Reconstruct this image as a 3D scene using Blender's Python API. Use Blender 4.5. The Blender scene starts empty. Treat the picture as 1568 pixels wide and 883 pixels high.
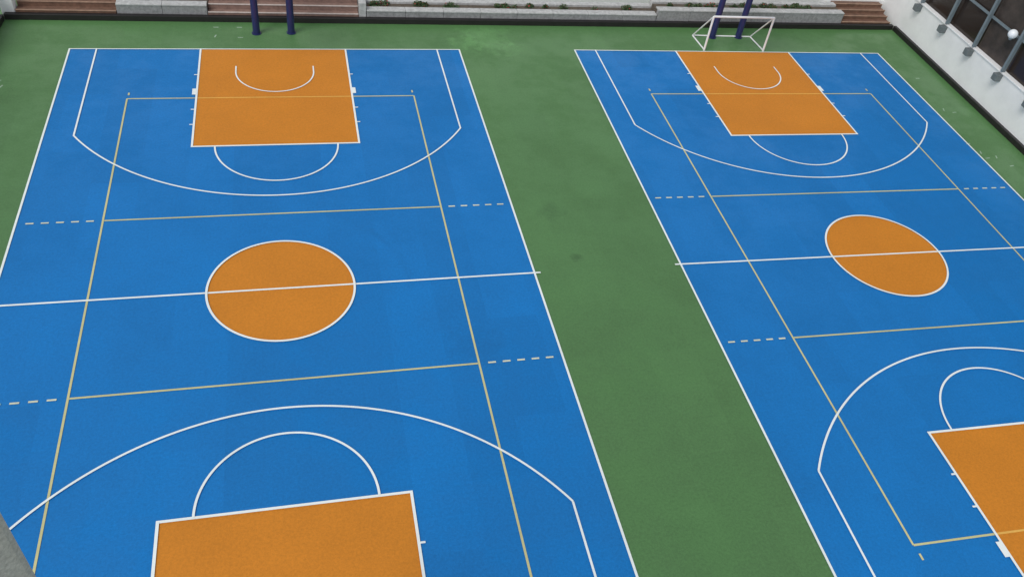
import bpy, math, random
from mathutils import Vector, Euler
random.seed(3)
C=Vector((0.70606,-15.82742,15.14653)); E=(0.81080,-0.11664,-0.21399); F=1286.97
sc=bpy.context.scene
cd=bpy.data.cameras.new("Camera");co=bpy.data.objects.new("Camera",cd);bpy.context.collection.objects.link(co)
co.location=C;co.rotation_euler=E;cd.lens=F/1568*36;cd.clip_end=2000
sc.camera=co
# ---------- materials
def newmat(name):
    m=bpy.data.materials.new(name);m.use_nodes=True
    return m,m.node_tree.nodes,m.node_tree.links,m.node_tree.nodes['Principled BSDF']
def floor_mat(name,col,rough=0.6,grain=0.12,patch=0.10,gs=16,slabs=0.03,spots=(),ring=None,spec=.3,damp=0):
    m,n,l,b=newmat(name)
    geo=n.new('ShaderNodeNewGeometry')
    def noise(scale,detail=3,rg=0.6):
        t=n.new('ShaderNodeTexNoise');t.inputs['Scale'].default_value=scale;t.inputs['Detail'].default_value=detail;t.inputs['Roughness'].default_value=rg
        l.new(geo.outputs['Position'],t.inputs['Vector']);return t
    def mr(src,a,bb,lo,hi,smooth=False):
        t=n.new('ShaderNodeMapRange');t.inputs[1].default_value=a;t.inputs[2].default_value=bb;t.inputs[3].default_value=lo;t.inputs[4].default_value=hi
        if smooth: t.interpolation_type='SMOOTHSTEP'
        l.new(src,t.inputs[0]);return t.outputs[0]
    def math_(op,a,c):
        t=n.new('ShaderNodeMath');t.operation=op
        for i,x in enumerate((a,c)):
            if isinstance(x,(int,float)): t.inputs[i].default_value=x
            else: l.new(x,t.inputs[i])
        return t.outputs[0]
    mul=lambda a,c:math_('MULTIPLY',a,c)
    f=mr(noise(gs,3,.95).outputs[0],.3,.7,1-grain,1+grain)
    big=noise(.45,4,.68).outputs[0]
    f=mul(f,mr(big,.3,.7,1-patch,1+patch))
    if slabs:
        br=n.new('ShaderNodeTexBrick');br.inputs['Scale'].default_value=1;br.inputs['Brick Width'].default_value=3.1;br.inputs['Row Height'].default_value=1.25
        br.inputs['Mortar Size'].default_value=0.0;br.inputs['Color1'].default_value=(0,0,0,1);br.inputs['Color2'].default_value=(1,1,1,1)
        mp=n.new('ShaderNodeMapping');mp.inputs['Rotation'].default_value=(0,0,math.radians(90))
        l.new(geo.outputs['Position'],mp.inputs[0]);l.new(mp.outputs[0],br.inputs['Vector'])
        f=mul(f,mr(br.outputs['Color'],0,1,1-slabs,1+slabs))
    def dist(x,y):
        t=n.new('ShaderNodeVectorMath');t.operation='DISTANCE';l.new(geo.outputs['Position'],t.inputs[0]);t.inputs[1].default_value=(x,y,0);return t.outputs['Value']
    if spots or ring: rag=mr(noise(2.6,3,.7).outputs[0],.3,.7,-.35,.35)
    for x,y,r,k in spots:
        dd=math_('ADD',dist(x,y),mul(rag,r*1.3))
        f=mul(f,mr(dd,r*.25,r,k,1,True))
    if ring:
        x,y,r,k=ring
        dd=math_('ADD',dist(x,y),mul(rag,.25))
        a=mr(math_('ABSOLUTE',math_('SUBTRACT',dd,r),0),0,.16,1,0,True)
        a=mul(a,mr(big,.45,.6,0,1,True))
        sep=n.new('ShaderNodeSeparateXYZ');l.new(geo.outputs['Position'],sep.inputs[0])
        a=mul(a,mr(sep.outputs[1],-.8,.6,0,1,True))
        a=mul(a,mr(sep.outputs[0],.8,1.6,0,1,True))
        f=mul(f,mr(a,0,1,1,k))
    vm=n.new('ShaderNodeVectorMath');vm.operation='SCALE';vm.inputs[0].default_value=col
    l.new(f,vm.inputs['Scale']);l.new(vm.outputs[0],b.inputs['Base Color'])
    b.inputs['Roughness'].default_value=rough;b.inputs['Specular IOR Level'].default_value=spec
    if damp: l.new(mr(big,.38,.62,rough+.12,rough-damp,True),b.inputs['Roughness'])
    return m
def simple(name,col,rough=.6,var=.12,scale=4,metal=0,bump=0.0):
    m,n,l,b=newmat(name)
    tc=n.new('ShaderNodeNewGeometry');t=n.new('ShaderNodeTexNoise');t.inputs['Scale'].default_value=scale;t.inputs['Detail'].default_value=4;t.inputs['Roughness'].default_value=.7
    l.new(tc.outputs['Position'],t.inputs['Vector'])
    r=n.new('ShaderNodeMapRange');r.inputs[1].default_value=.3;r.inputs[2].default_value=.7;r.inputs[3].default_value=1-var;r.inputs[4].default_value=1+var
    l.new(t.outputs[0],r.inputs[0]);vm=n.new('ShaderNodeVectorMath');vm.operation='SCALE';vm.inputs[0].default_value=col
    l.new(r.outputs[0],vm.inputs['Scale']);l.new(vm.outputs[0],b.inputs['Base Color'])
    b.inputs['Roughness'].default_value=rough;b.inputs['Metallic'].default_value=metal
    if bump:
        bp=n.new('ShaderNodeBump');bp.inputs['Strength'].default_value=bump;bp.inputs['Distance'].default_value=.01
        l.new(t.outputs[0],bp.inputs['Height']);l.new(bp.outputs[0],b.inputs['Normal'])
    return m
M_green=floor_mat("green_rubber",(.084,.198,.066),.46,.20,.10,16,.04,
   spots=[(7.7,2.6,.5,.84),(7.9,.5,.24,.74),(7.7,13.0,1.3,1.28),(6.9,12.6,.8,1.2),(8.6,12.2,.6,1.15),(-8.6,9.5,1.2,.93)],spec=.5,damp=.16)
M_blue=floor_mat("blue_rubber",(.007,.172,.480),.54,.14,.07,16,.045,spots=[(4.6,-2.4,.9,.93),(1.5,3.6,.7,.95)],ring=(0,-.1,3.25,.90),spec=.28,damp=.16)
M_orange=floor_mat("orange_rubber",(.60,.215,.020),.6,.13,.06,16,0,spec=.25)
M_white=floor_mat("white_line_paint",(.82,.87,.84),.6,.05,.06,16,0)
M_yellow=floor_mat("yellow_line_paint",(.58,.55,.27),.6,.08,.12,16,0)
M_cream=floor_mat("cream_line_paint",(.66,.68,.50),.6,.08,.12,16,0)
M_amber=floor_mat("amber_line_paint",(.74,.42,.09),.6,.08,.12,16,0)
M_mark=floor_mat("faded_marks",(.40,.52,.40),.6,.3,.2,16,0)
M_black=simple("black_kerb_paint",(.014,.012,.012),.5,.3)
M_wall=simple("white_render",(.78,.78,.77),.8,.06,1.2)
M_granite=simple("granite",(.27,.27,.27),.7,.3,9,bump=.3)
M_granite2=simple("granite_light",(.45,.45,.44),.7,.25,7,bump=.3)
M_step=simple("brick_step",(.24,.15,.12),.8,.25,6)
M_stepn=simple("step_nosing",(.50,.43,.39),.8,.2,6)
M_wood=simple("timber",(.16,.085,.055),.7,.35,5)
M_woodn=simple("timber_nosing",(.30,.19,.13),.7,.3,5)
M_navy=simple("navy_paint",(.018,.022,.10),.35,.1)
M_goal=simple("white_steel",(.80,.80,.80),.4,.05)
M_steel=simple("grey_steel",(.16,.20,.22),.45,.12,3)
M_box=simple("grey_box",(.13,.15,.155),.5,.15,6)
M_leaf=simple("leaf",(.05,.09,.03),.7,.6,14)
M_flower=simple("flower",(.35,.05,.05),.7,.3,14)
M_soil=simple("soil",(.10,.08,.06),.9,.4,10)
M_conc=simple("concrete",(.50,.47,.46),.85,.25,45,bump=.3)
M_globe=simple("opal_globe",(.80,.83,.85),.2,.02)
M_orim=simple("rim_orange",(.6,.12,.02),.4,.1)
m,n,l,b=newmat("dark_glass");b.inputs['Base Color'].default_value=(.03,.022,.018,1);b.inputs['Roughness'].default_value=.12;b.inputs['Specular IOR Level'].default_value=.35
M_glass=m
M_int=simple("blind",(.045,.034,.028),.5,.6,1.5)
# ---------- helpers
def mesh(name,verts,faces,mats,parent=None,midx=None,smooth=False):
    me=bpy.data.meshes.new(name);me.from_pydata([tuple(v) for v in verts],[],faces)
    for mm in (mats if isinstance(mats,list) else [mats]): me.materials.append(mm)
    if midx: me.polygons.foreach_set('material_index',midx)
    if smooth: me.polygons.foreach_set('use_smooth',[True]*len(faces))
    me.update()
    o=bpy.data.objects.new(name,me);bpy.context.collection.objects.link(o)
    if parent: o.parent=parent
    return o
def empty(name):
    o=bpy.data.objects.new(name,None);bpy.context.collection.objects.link(o);return o
def obox(name,p0,p1,off0,off1,z0,z1,mat,parent=None,bev=0.01):
    """box running along p0->p1 (2D), lateral extents off0..off1 measured to the left of the direction"""
    p0=Vector(p0[:2]);p1=Vector(p1[:2]);d=(p1-p0).normalized();nn=Vector((-d.y,d.x))
    b4=[p0+nn*off0,p1+nn*off0,p1+nn*off1,p0+nn*off1]
    v=[(q.x,q.y,z0) for q in b4]+[(q.x,q.y,z1) for q in b4]
    f=[(3,2,1,0),(4,5,6,7),(0,1,5,4),(1,2,6,5),(2,3,7,6),(3,0,4,7)]
    o=mesh(name,v,f,mat,parent)
    if bev:
        md=o.modifiers.new('b','BEVEL');md.width=bev;md.segments=2
    return o
def tube(name,a,b_,r,mat,parent=None,seg=16):
    a=Vector(a);b_=Vector(b_);d=(b_-a).normalized()
    up=Vector((0,0,1)) if abs(d.z)<.9 else Vector((1,0,0))
    x=d.cross(up).normalized();y=d.cross(x)
    v=[];f=[]
    for e in(a,b_):
        for i in range(seg):
            t=2*math.pi*i/seg;v.append(e+x*math.cos(t)*r+y*math.sin(t)*r)
    for i in range(seg):
        j=(i+1)%seg;f.append((i,j,seg+j,seg+i))
    f.append(tuple(range(seg))[::-1]);f.append(tuple(range(seg,2*seg)))
    return mesh(name,v,f,mat,parent)
# ---------- court
W,H,KD,X3,YJ=13.2115,12.166,5.87,5.754,6.992
R3=math.hypot(X3,H-1.575-YJ)
class Sheet:
    def __init__(s,z0,T): s.v=[];s.f=[];s.z=z0;s.T=T
    def add(s,poly):
        k=len(s.v)
        for x,y in poly:
            X,Y=s.T(x,y);s.v.append((X,Y,s.z))
        s.f.append(tuple(range(k,k+len(poly))));s.z+=.0004
    def line(s,x0,y0,x1,y1,w=.05):
        d=Vector((x1-x0,y1-y0)).normalized()*(w/2);n_=Vector((-d.y,d.x))
        s.add([(x0-n_.x,y0-n_.y),(x1-n_.x,y1-n_.y),(x1+n_.x,y1+n_.y),(x0+n_.x,y0+n_.y)])
    def arc(s,cx,cy,r,a0,a1,w=.05,n=72):
        k=len(s.v)
        for i in range(n+1):
            a=a0+(a1-a0)*i/n
            for rr in(r-w/2,r+w/2):
                X,Y=s.T(cx+rr*math.cos(a),cy+rr*math.sin(a));s.v.append((X,Y,s.z))
        for i in range(n):
            s.f.append((k+2*i,k+2*i+1,k+2*i+3,k+2*i+2))
        s.z+=.0004
def court(ox,oy,th):
    c,s_=math.cos(th),math.sin(th)
    T=lambda x,y:(ox+c*x-s_*y,oy+s_*x+c*y)
    root=empty("basketball_court")
    h=W/2;k=2.45
    S=Sheet(.004,T);S.add([(-h,-H),(h,-H),(h,H),(-h,H)])
    mesh("blue_surface",S.v,S.f,M_blue,root)
    S=Sheet(.008,T)
    for sg in(1,-1):
        pl=[(-k,sg*(H-KD)),(k,sg*(H-KD)),(k,sg*H),(-k,sg*H)]
        S.add(pl if sg>0 else pl[::-1])
    S.add([(1.8*math.cos(2*math.pi*i/96),1.8*math.sin(2*math.pi*i/96)) for i in range(96)])
    mesh("orange_areas",S.v,S.f,M_orange,root)
    S=Sheet(.012,T);S2=Sheet(.013,T);S3=Sheet(.013,T)
    for sg in(1,-1):
        S.line(-4.5,sg*9,-k,sg*9,.05);S.line(k,sg*9,4.5,sg*9,.05);S3.line(-k,sg*9,k,sg*9,.05)
        S.line(sg*4.5,-9,sg*4.5,9,.05);S.line(-4.47,sg*3,4.47,sg*3,.05)
        for q in(1,-1):
            S.line(q*4.475,sg*9.2,q*4.475,sg*9.35)
            for i in range(5):
                x0=4.72+.36*i;S2.line(q*x0,sg*3,q*(x0+.19),sg*3,.05)
    mesh("yellow_lines",S.v,S.f,M_yellow,root)
    mesh("dashed_lines",S2.v,S2.f,M_cream,root)
    mesh("yellow_lines_on_key",S3.v,S3.f,M_amber,root)
    S=Sheet(.020,T)
    for q in(1,-1): S.line(q*(h-.02),-H,q*(h-.02),H,.055)
    S.line(-h-.15,0,h+.15,0,.055)
    for sg in(1,-1):
        S.line(-h,sg*(H-.025),h,sg*(H-.025),.045)
        S.line(-k-.03,sg*(H-KD),k+.03,sg*(H-KD),.06)
        for q in(1,-1):
            S.line(q*k,sg*H,q*k,sg*(H-KD),.06)
            S.line(q*X3,sg*H,q*X3,sg*YJ)
            S.line(q*(k+.02),sg*(H-1.75),q*(k+.13),sg*(H-1.75),.045)
            S.line(q*(k+.02),sg*(H-2.8),q*(k+.14),sg*(H-2.8),.36)
            S.line(q*(k+.02),sg*(H-3.85),q*(k+.13),sg*(H-3.85),.045)
            S.line(q*(k+.02),sg*(H-4.7),q*(k+.13),sg*(H-4.7),.045)
            S.line(q*1.27,sg*(H-1.2),q*1.27,sg*(H-1.575),.045)
        a=math.atan2(YJ-(H-1.575),X3)
        if sg>0:
            S.arc(0,H-1.575,R3,math.pi-a,2*math.pi+a,.05,120)
            S.arc(0,H-KD,1.8,math.pi,2*math.pi);S.arc(0,H-1.575,1.27,math.pi,2*math.pi,.045)
        else:
            S.arc(0,-(H-1.575),R3,-a,math.pi+a,.05,120)
            S.arc(0,-(H-KD),1.8,0,math.pi);S.arc(0,-(H-1.575),1.27,0,math.pi,.045)
    S.arc(0,0,1.8,0,2*math.pi,.055,128)
    mesh("white_lines",S.v,S.f,M_white,root)
    return T
T1=court(0,0,0);T2=court(17.43,-.13,-.0175)
# ground
mesh("ground",[(-400,-400,0),(400,-400,0),(400,400,0),(-400,400,0)],[(0,1,2,3)],M_green)
S=Sheet(.004,lambda x,y:(x,y))
for x,y,a in((-2.0,13.75,0),(-1.2,13.75,0),(-2.0,13.1,1.3),(-1.15,13.0,0),(-8.35,10.15,.3),(-8.2,9.8,1.2),(24.15,5.35,.2),(24.3,4.8,1.3),(24.35,4.45,.1),(25.0,3.95,.2),(24.75,4.5,1.2),(24.9,9.9,0),(24.6,7.6,1.2),(24.95,7.4,.1)):
    dx,dy=math.cos(a)*.09,math.sin(a)*.09;S.line(x-dx,y-dy,x+dx,y+dy,.04)
mesh("faded_floor_marks",S.v,S.f,M_mark)
# ---------- far boundary
A=Vector((-8.90,14.18,0));B=Vector((26.18,13.98,0));D=Vector((25.97,4.53,0))
dv=(B-A).normalized()
pl=lambda s,o=0:(A+dv*s+Vector((-dv.y,dv.x,0))*o)
L=(B-A).length
obox("kerb_wall",A,B,0,.18,0,.2,M_black)
def planter(s0,s1,hgt,dep=1.0,dens=1.0,clusters=None,name="planter"):
    r=empty(name)
    p0,p1=pl(s0),pl(s1)
    n_=max(1,round((s1-s0)/1.45));w_=(s1-s0)/n_
    for i in range(n_):
        obox(f"front_slab_{i+1}",pl(s0+i*w_+.006),pl(s0+(i+1)*w_-.006),.19,.37,0,hgt,M_granite,r,.008)
        obox(f"coping_{i+1}",pl(s0+i*w_+.006),pl(s0+(i+1)*w_-.006),.17,.52,hgt+.002,hgt+.05,M_granite2,r,.008)
    obox("back",p0,p1,dep,dep+.3,0,hgt+.05,M_granite2,r)
    obox("soil",p0,p1,.372,dep-.002,0,hgt-.04,M_soil,r,0)
    v=[];f=[];mi=[]
    cl=[(random.uniform(*random.choice(clusters)),random.uniform(.6,dep-.1),random.uniform(.08,.24)) for _ in range(int((s1-s0)*2.6*dens))]
    for i in range(int((s1-s0)*260*dens)):
        cs,co_,cr=random.choice(cl)
        q=Vector((random.gauss(0,1),random.gauss(0,1),random.gauss(0,1))).normalized()*cr*random.uniform(.4,1.05)
        c_=pl(cs+q.x,co_+q.y*.7);c_.z=hgt-.02+abs(q.z)*.9
        a_=Vector((random.gauss(0,1),random.gauss(0,1),random.gauss(0,.6))).normalized()*.045
        b__=a_.cross(Vector((random.gauss(0,1),random.gauss(0,1),random.gauss(0,1)))).normalized()*.022
        k=len(v);v+=[c_-a_,c_+b__,c_+a_,c_-b__];f.append((k,k+1,k+2,k+3));mi.append(1 if random.random()<.07 else 0)
    mesh("shrubs",v,f,[M_leaf,M_flower],r,mi)
def steps(s0,s1,n,rise,tread,mat,nos,name="bleacher_steps"):
    r=empty(name)
    for i in range(n):
        p0,p1=pl(s0),pl(s1)
        obox(f"step_{i+1}",p0,p1,.19+i*tread,.19+(i+1)*tread-.003,0,.12+rise*(i+1),mat,r)
        obox(f"nosing_{i+1}",p0,p1,.17+i*tread,.235+i*tread,.123+rise*(i+1),.15+rise*(i+1),nos,r,.005)
steps(.35,3.56,4,.14,.36,M_wood,M_woodn,"timber_steps")
planter(3.58,6.62,.50,1.0,1,[(3.8,6.3)])
steps(6.64,12.0,5,.15,.33,M_step,M_stepn)
obox("stone_pier",pl(12.02),pl(12.28),.19,1.5,0,.72,M_granite2)
planter(12.3,23.98,.40,.95,.8,[(12.5,18.2),(12.5,18.2),(18,23.5)])
planter(24.0,32.55,.60,.95,1.2,[(24.3,32.2)])
steps(32.57,L-.1,4,.12,.32,M_wood,M_woodn,"timber_steps")
obox("white_wall",pl(-1),pl(L+2.5),1.9,2.15,0,4.2,M_wall)
obox("terrace",pl(32.57),pl(L+.6),1.5,1.895,0,.66,M_wall)
obox("gate_pillar",pl(-.1),pl(.32),.19,.6,0,.9,M_wall)
# ---------- right boundary : low white wall with glazing above
d2=(D-B).normalized();E2=B+d2*26
obox("kerb_wall",B,E2,0,.14,0,.2,M_black)
bl=empty("glazed_building")
HS=1.62
obox("base_wall",B-d2*1.85,E2,.142,.5,0,HS,M_wall,bl)
obox("sill",B-d2*1.85,E2,.10,.5,HS+.002,HS+.06,M_wall,bl)
obox("roof_band",B,E2,.2,.7,6.502,7.2,M_wall,bl)
obox("rail_1",B,E2,.2,.28,2.9,2.98,M_steel,bl,.005)
obox("rail_2",B,E2,.2,.28,4.4,4.48,M_steel,bl,.005)
sp=1.8725
prev=.02
for i in range(0,14):
    s=.88+sp*i
    obox(f"bracket_box_{i+1}",B+d2*(s-.13),B+d2*(s+.13),-.12,.139,1.34,1.6,M_box,bl,.02)
    obox(f"mullion_{i+1}",B+d2*(s-.05),B+d2*(s+.05),.06,.199,HS+.062,6.5,M_steel,bl,.005)
    t=random.uniform(-.012,.012)
    obox(f"pane_{i+1}",B+d2*(prev),B+d2*(s-.002),.32+t,.35+t,HS+.062,6.5,M_glass if i%3 else M_int,bl,0)
    prev=s+.002
obox("pane_15",B+d2*prev,E2,.32,.35,HS+.062,6.5,M_glass,bl,0)
gp=Vector((25.95,7.728,3.064))
lr=empty("globe_lamp")
bpy.ops.mesh.primitive_uv_sphere_add(radius=.17,segments=32,ring_count=16,location=gp);o=bpy.context.object;o.name="globe";o.data.materials.append(M_globe);o.parent=lr;bpy.ops.object.shade_smooth()
tube("arm",gp+Vector((.38,0,-.12)),gp+Vector((0,0,-.17)),.025,M_steel,lr);tube("collar",gp+Vector((0,0,-.21)),gp+Vector((0,0,-.13)),.06,M_steel,lr)
# left boundary
LD=Vector((-.05,-1,0)).normalized()
obox("kerb_wall",A,A+LD*40,-.18,-.002,0,.2,M_black)
obox("white_wall",A+LD*0,A+LD*40,-.5,-.19,0,1.2,M_wall)
# ---------- hoops
def hoop(pa,pb,T,name="basketball_hoop"):
    r=empty(name)
    pa=Vector(pa);pb=Vector(pb)
    for i,p in enumerate((pa,pb)):
        tube(f"post_{i+1}",p,p+Vector((0,0,3.5)),.125,M_navy,r,24)
        tube(f"base_plate_{i+1}",p+Vector((0,0,.003)),p+Vector((0,0,.03)),.17,M_navy,r,24)
    tube("cross_beam",pa+Vector((0,0,3.3)),pb+Vector((0,0,3.3)),.07,M_navy,r)
    bx,by=T(0,H-1.2);bc=Vector((bx,by,3.4))
    rx=Vector((*T(1,H-1.2),0))-Vector((bx,by,0));ry=Vector((*T(0,H-.2),0))-Vector((bx,by,0))
    for q in(-.3,.3):
        tube("arm",(pa+pb)/2+rx*q+Vector((0,0,3.3)),bc+rx*q+ry*.05,.05,M_navy,r)
    w_=[bc+rx*a+Vector((0,0,z)) for a,z in((-.9,-.5),(.9,-.5),(.9,.55),(-.9,.55))]
    v=[p for p in w_]+[p+ry*.04 for p in w_]
    mesh("backboard",v,[(0,1,2,3),(7,6,5,4),(0,4,5,1),(1,5,6,2),(2,6,7,3),(3,7,4,0)],M_goal,r)
    cx,cy=T(0,H-1.575)
    bpy.ops.mesh.primitive_torus_add(major_radius=.23,minor_radius=.012,location=(cx,cy,3.09));t=bpy.context.object;t.name="rim";t.parent=r;t.data.materials.append(M_orim)
hoop((-.60,13.32,0),(.61,13.38,0),T1);hoop((17.24,13.23,0),(18.41,13.24,0),T2)
# ---------- goal
g0,g1,g2,g3=Vector((16.45,12.15,0)),Vector((19.02,12.10,0)),Vector((16.41,13.33,0)),Vector((18.95,13.24,0))
gr=empty("football_goal");GH=1.42
up=Vector((0,0,GH));k3=Vector((0,0,.03))
tube("post_1",g0,g0+up,.042,M_goal,gr);tube("post_2",g1,g1+up,.042,M_goal,gr);tube("crossbar",g0+up,g1+up,.042,M_goal,gr)
tube("base_rail_1",g0+k3,g2+k3,.028,M_goal,gr);tube("base_rail_2",g1+k3,g3+k3,.028,M_goal,gr)
tube("back_rail",g2+k3,g3+k3,.028,M_goal,gr)
tube("stay_1",g0+up,g2+k3,.026,M_goal,gr);tube("stay_2",g1+up,g3+k3,.026,M_goal,gr)
# ---------- near concrete column
pc=Vector((-.61,-13.59,0));dd=(pc-Vector((C.x,C.y,0))).normalized()
obox("concrete_column",pc,pc+dd*-.5+Vector((-1,-.2,0)),0,-.9,0,19,M_conc,None,.03)
# ---------- world
w=bpy.data.worlds.new("World");sc.world=w;w.use_nodes=True
nt=w.node_tree;sky=nt.nodes.new('ShaderNodeTexSky');sky.sky_type='NISHITA';sky.sun_disc=False
sky.sun_elevation=math.radians(50);sky.sun_rotation=math.radians(230)
hs=nt.nodes.new('ShaderNodeHueSaturation');hs.inputs['Saturation'].default_value=.3
bg=nt.nodes['Background'];bg.inputs[1].default_value=.15;nt.links.new(sky.outputs[0],hs.inputs['Color']);nt.links.new(hs.outputs[0],bg.inputs[0])
sl=bpy.data.lights.new("sun",'SUN');so=bpy.data.objects.new("sun",sl);bpy.context.collection.objects.link(so)
sl.energy=1.5;sl.angle=math.radians(25);sl.color=(1,.98,.95);so.rotation_euler=(math.radians(38),0,math.radians(-50))
sc.view_settings.view_transform='Standard';sc.view_settings.look='None';sc.view_settings.exposure=0
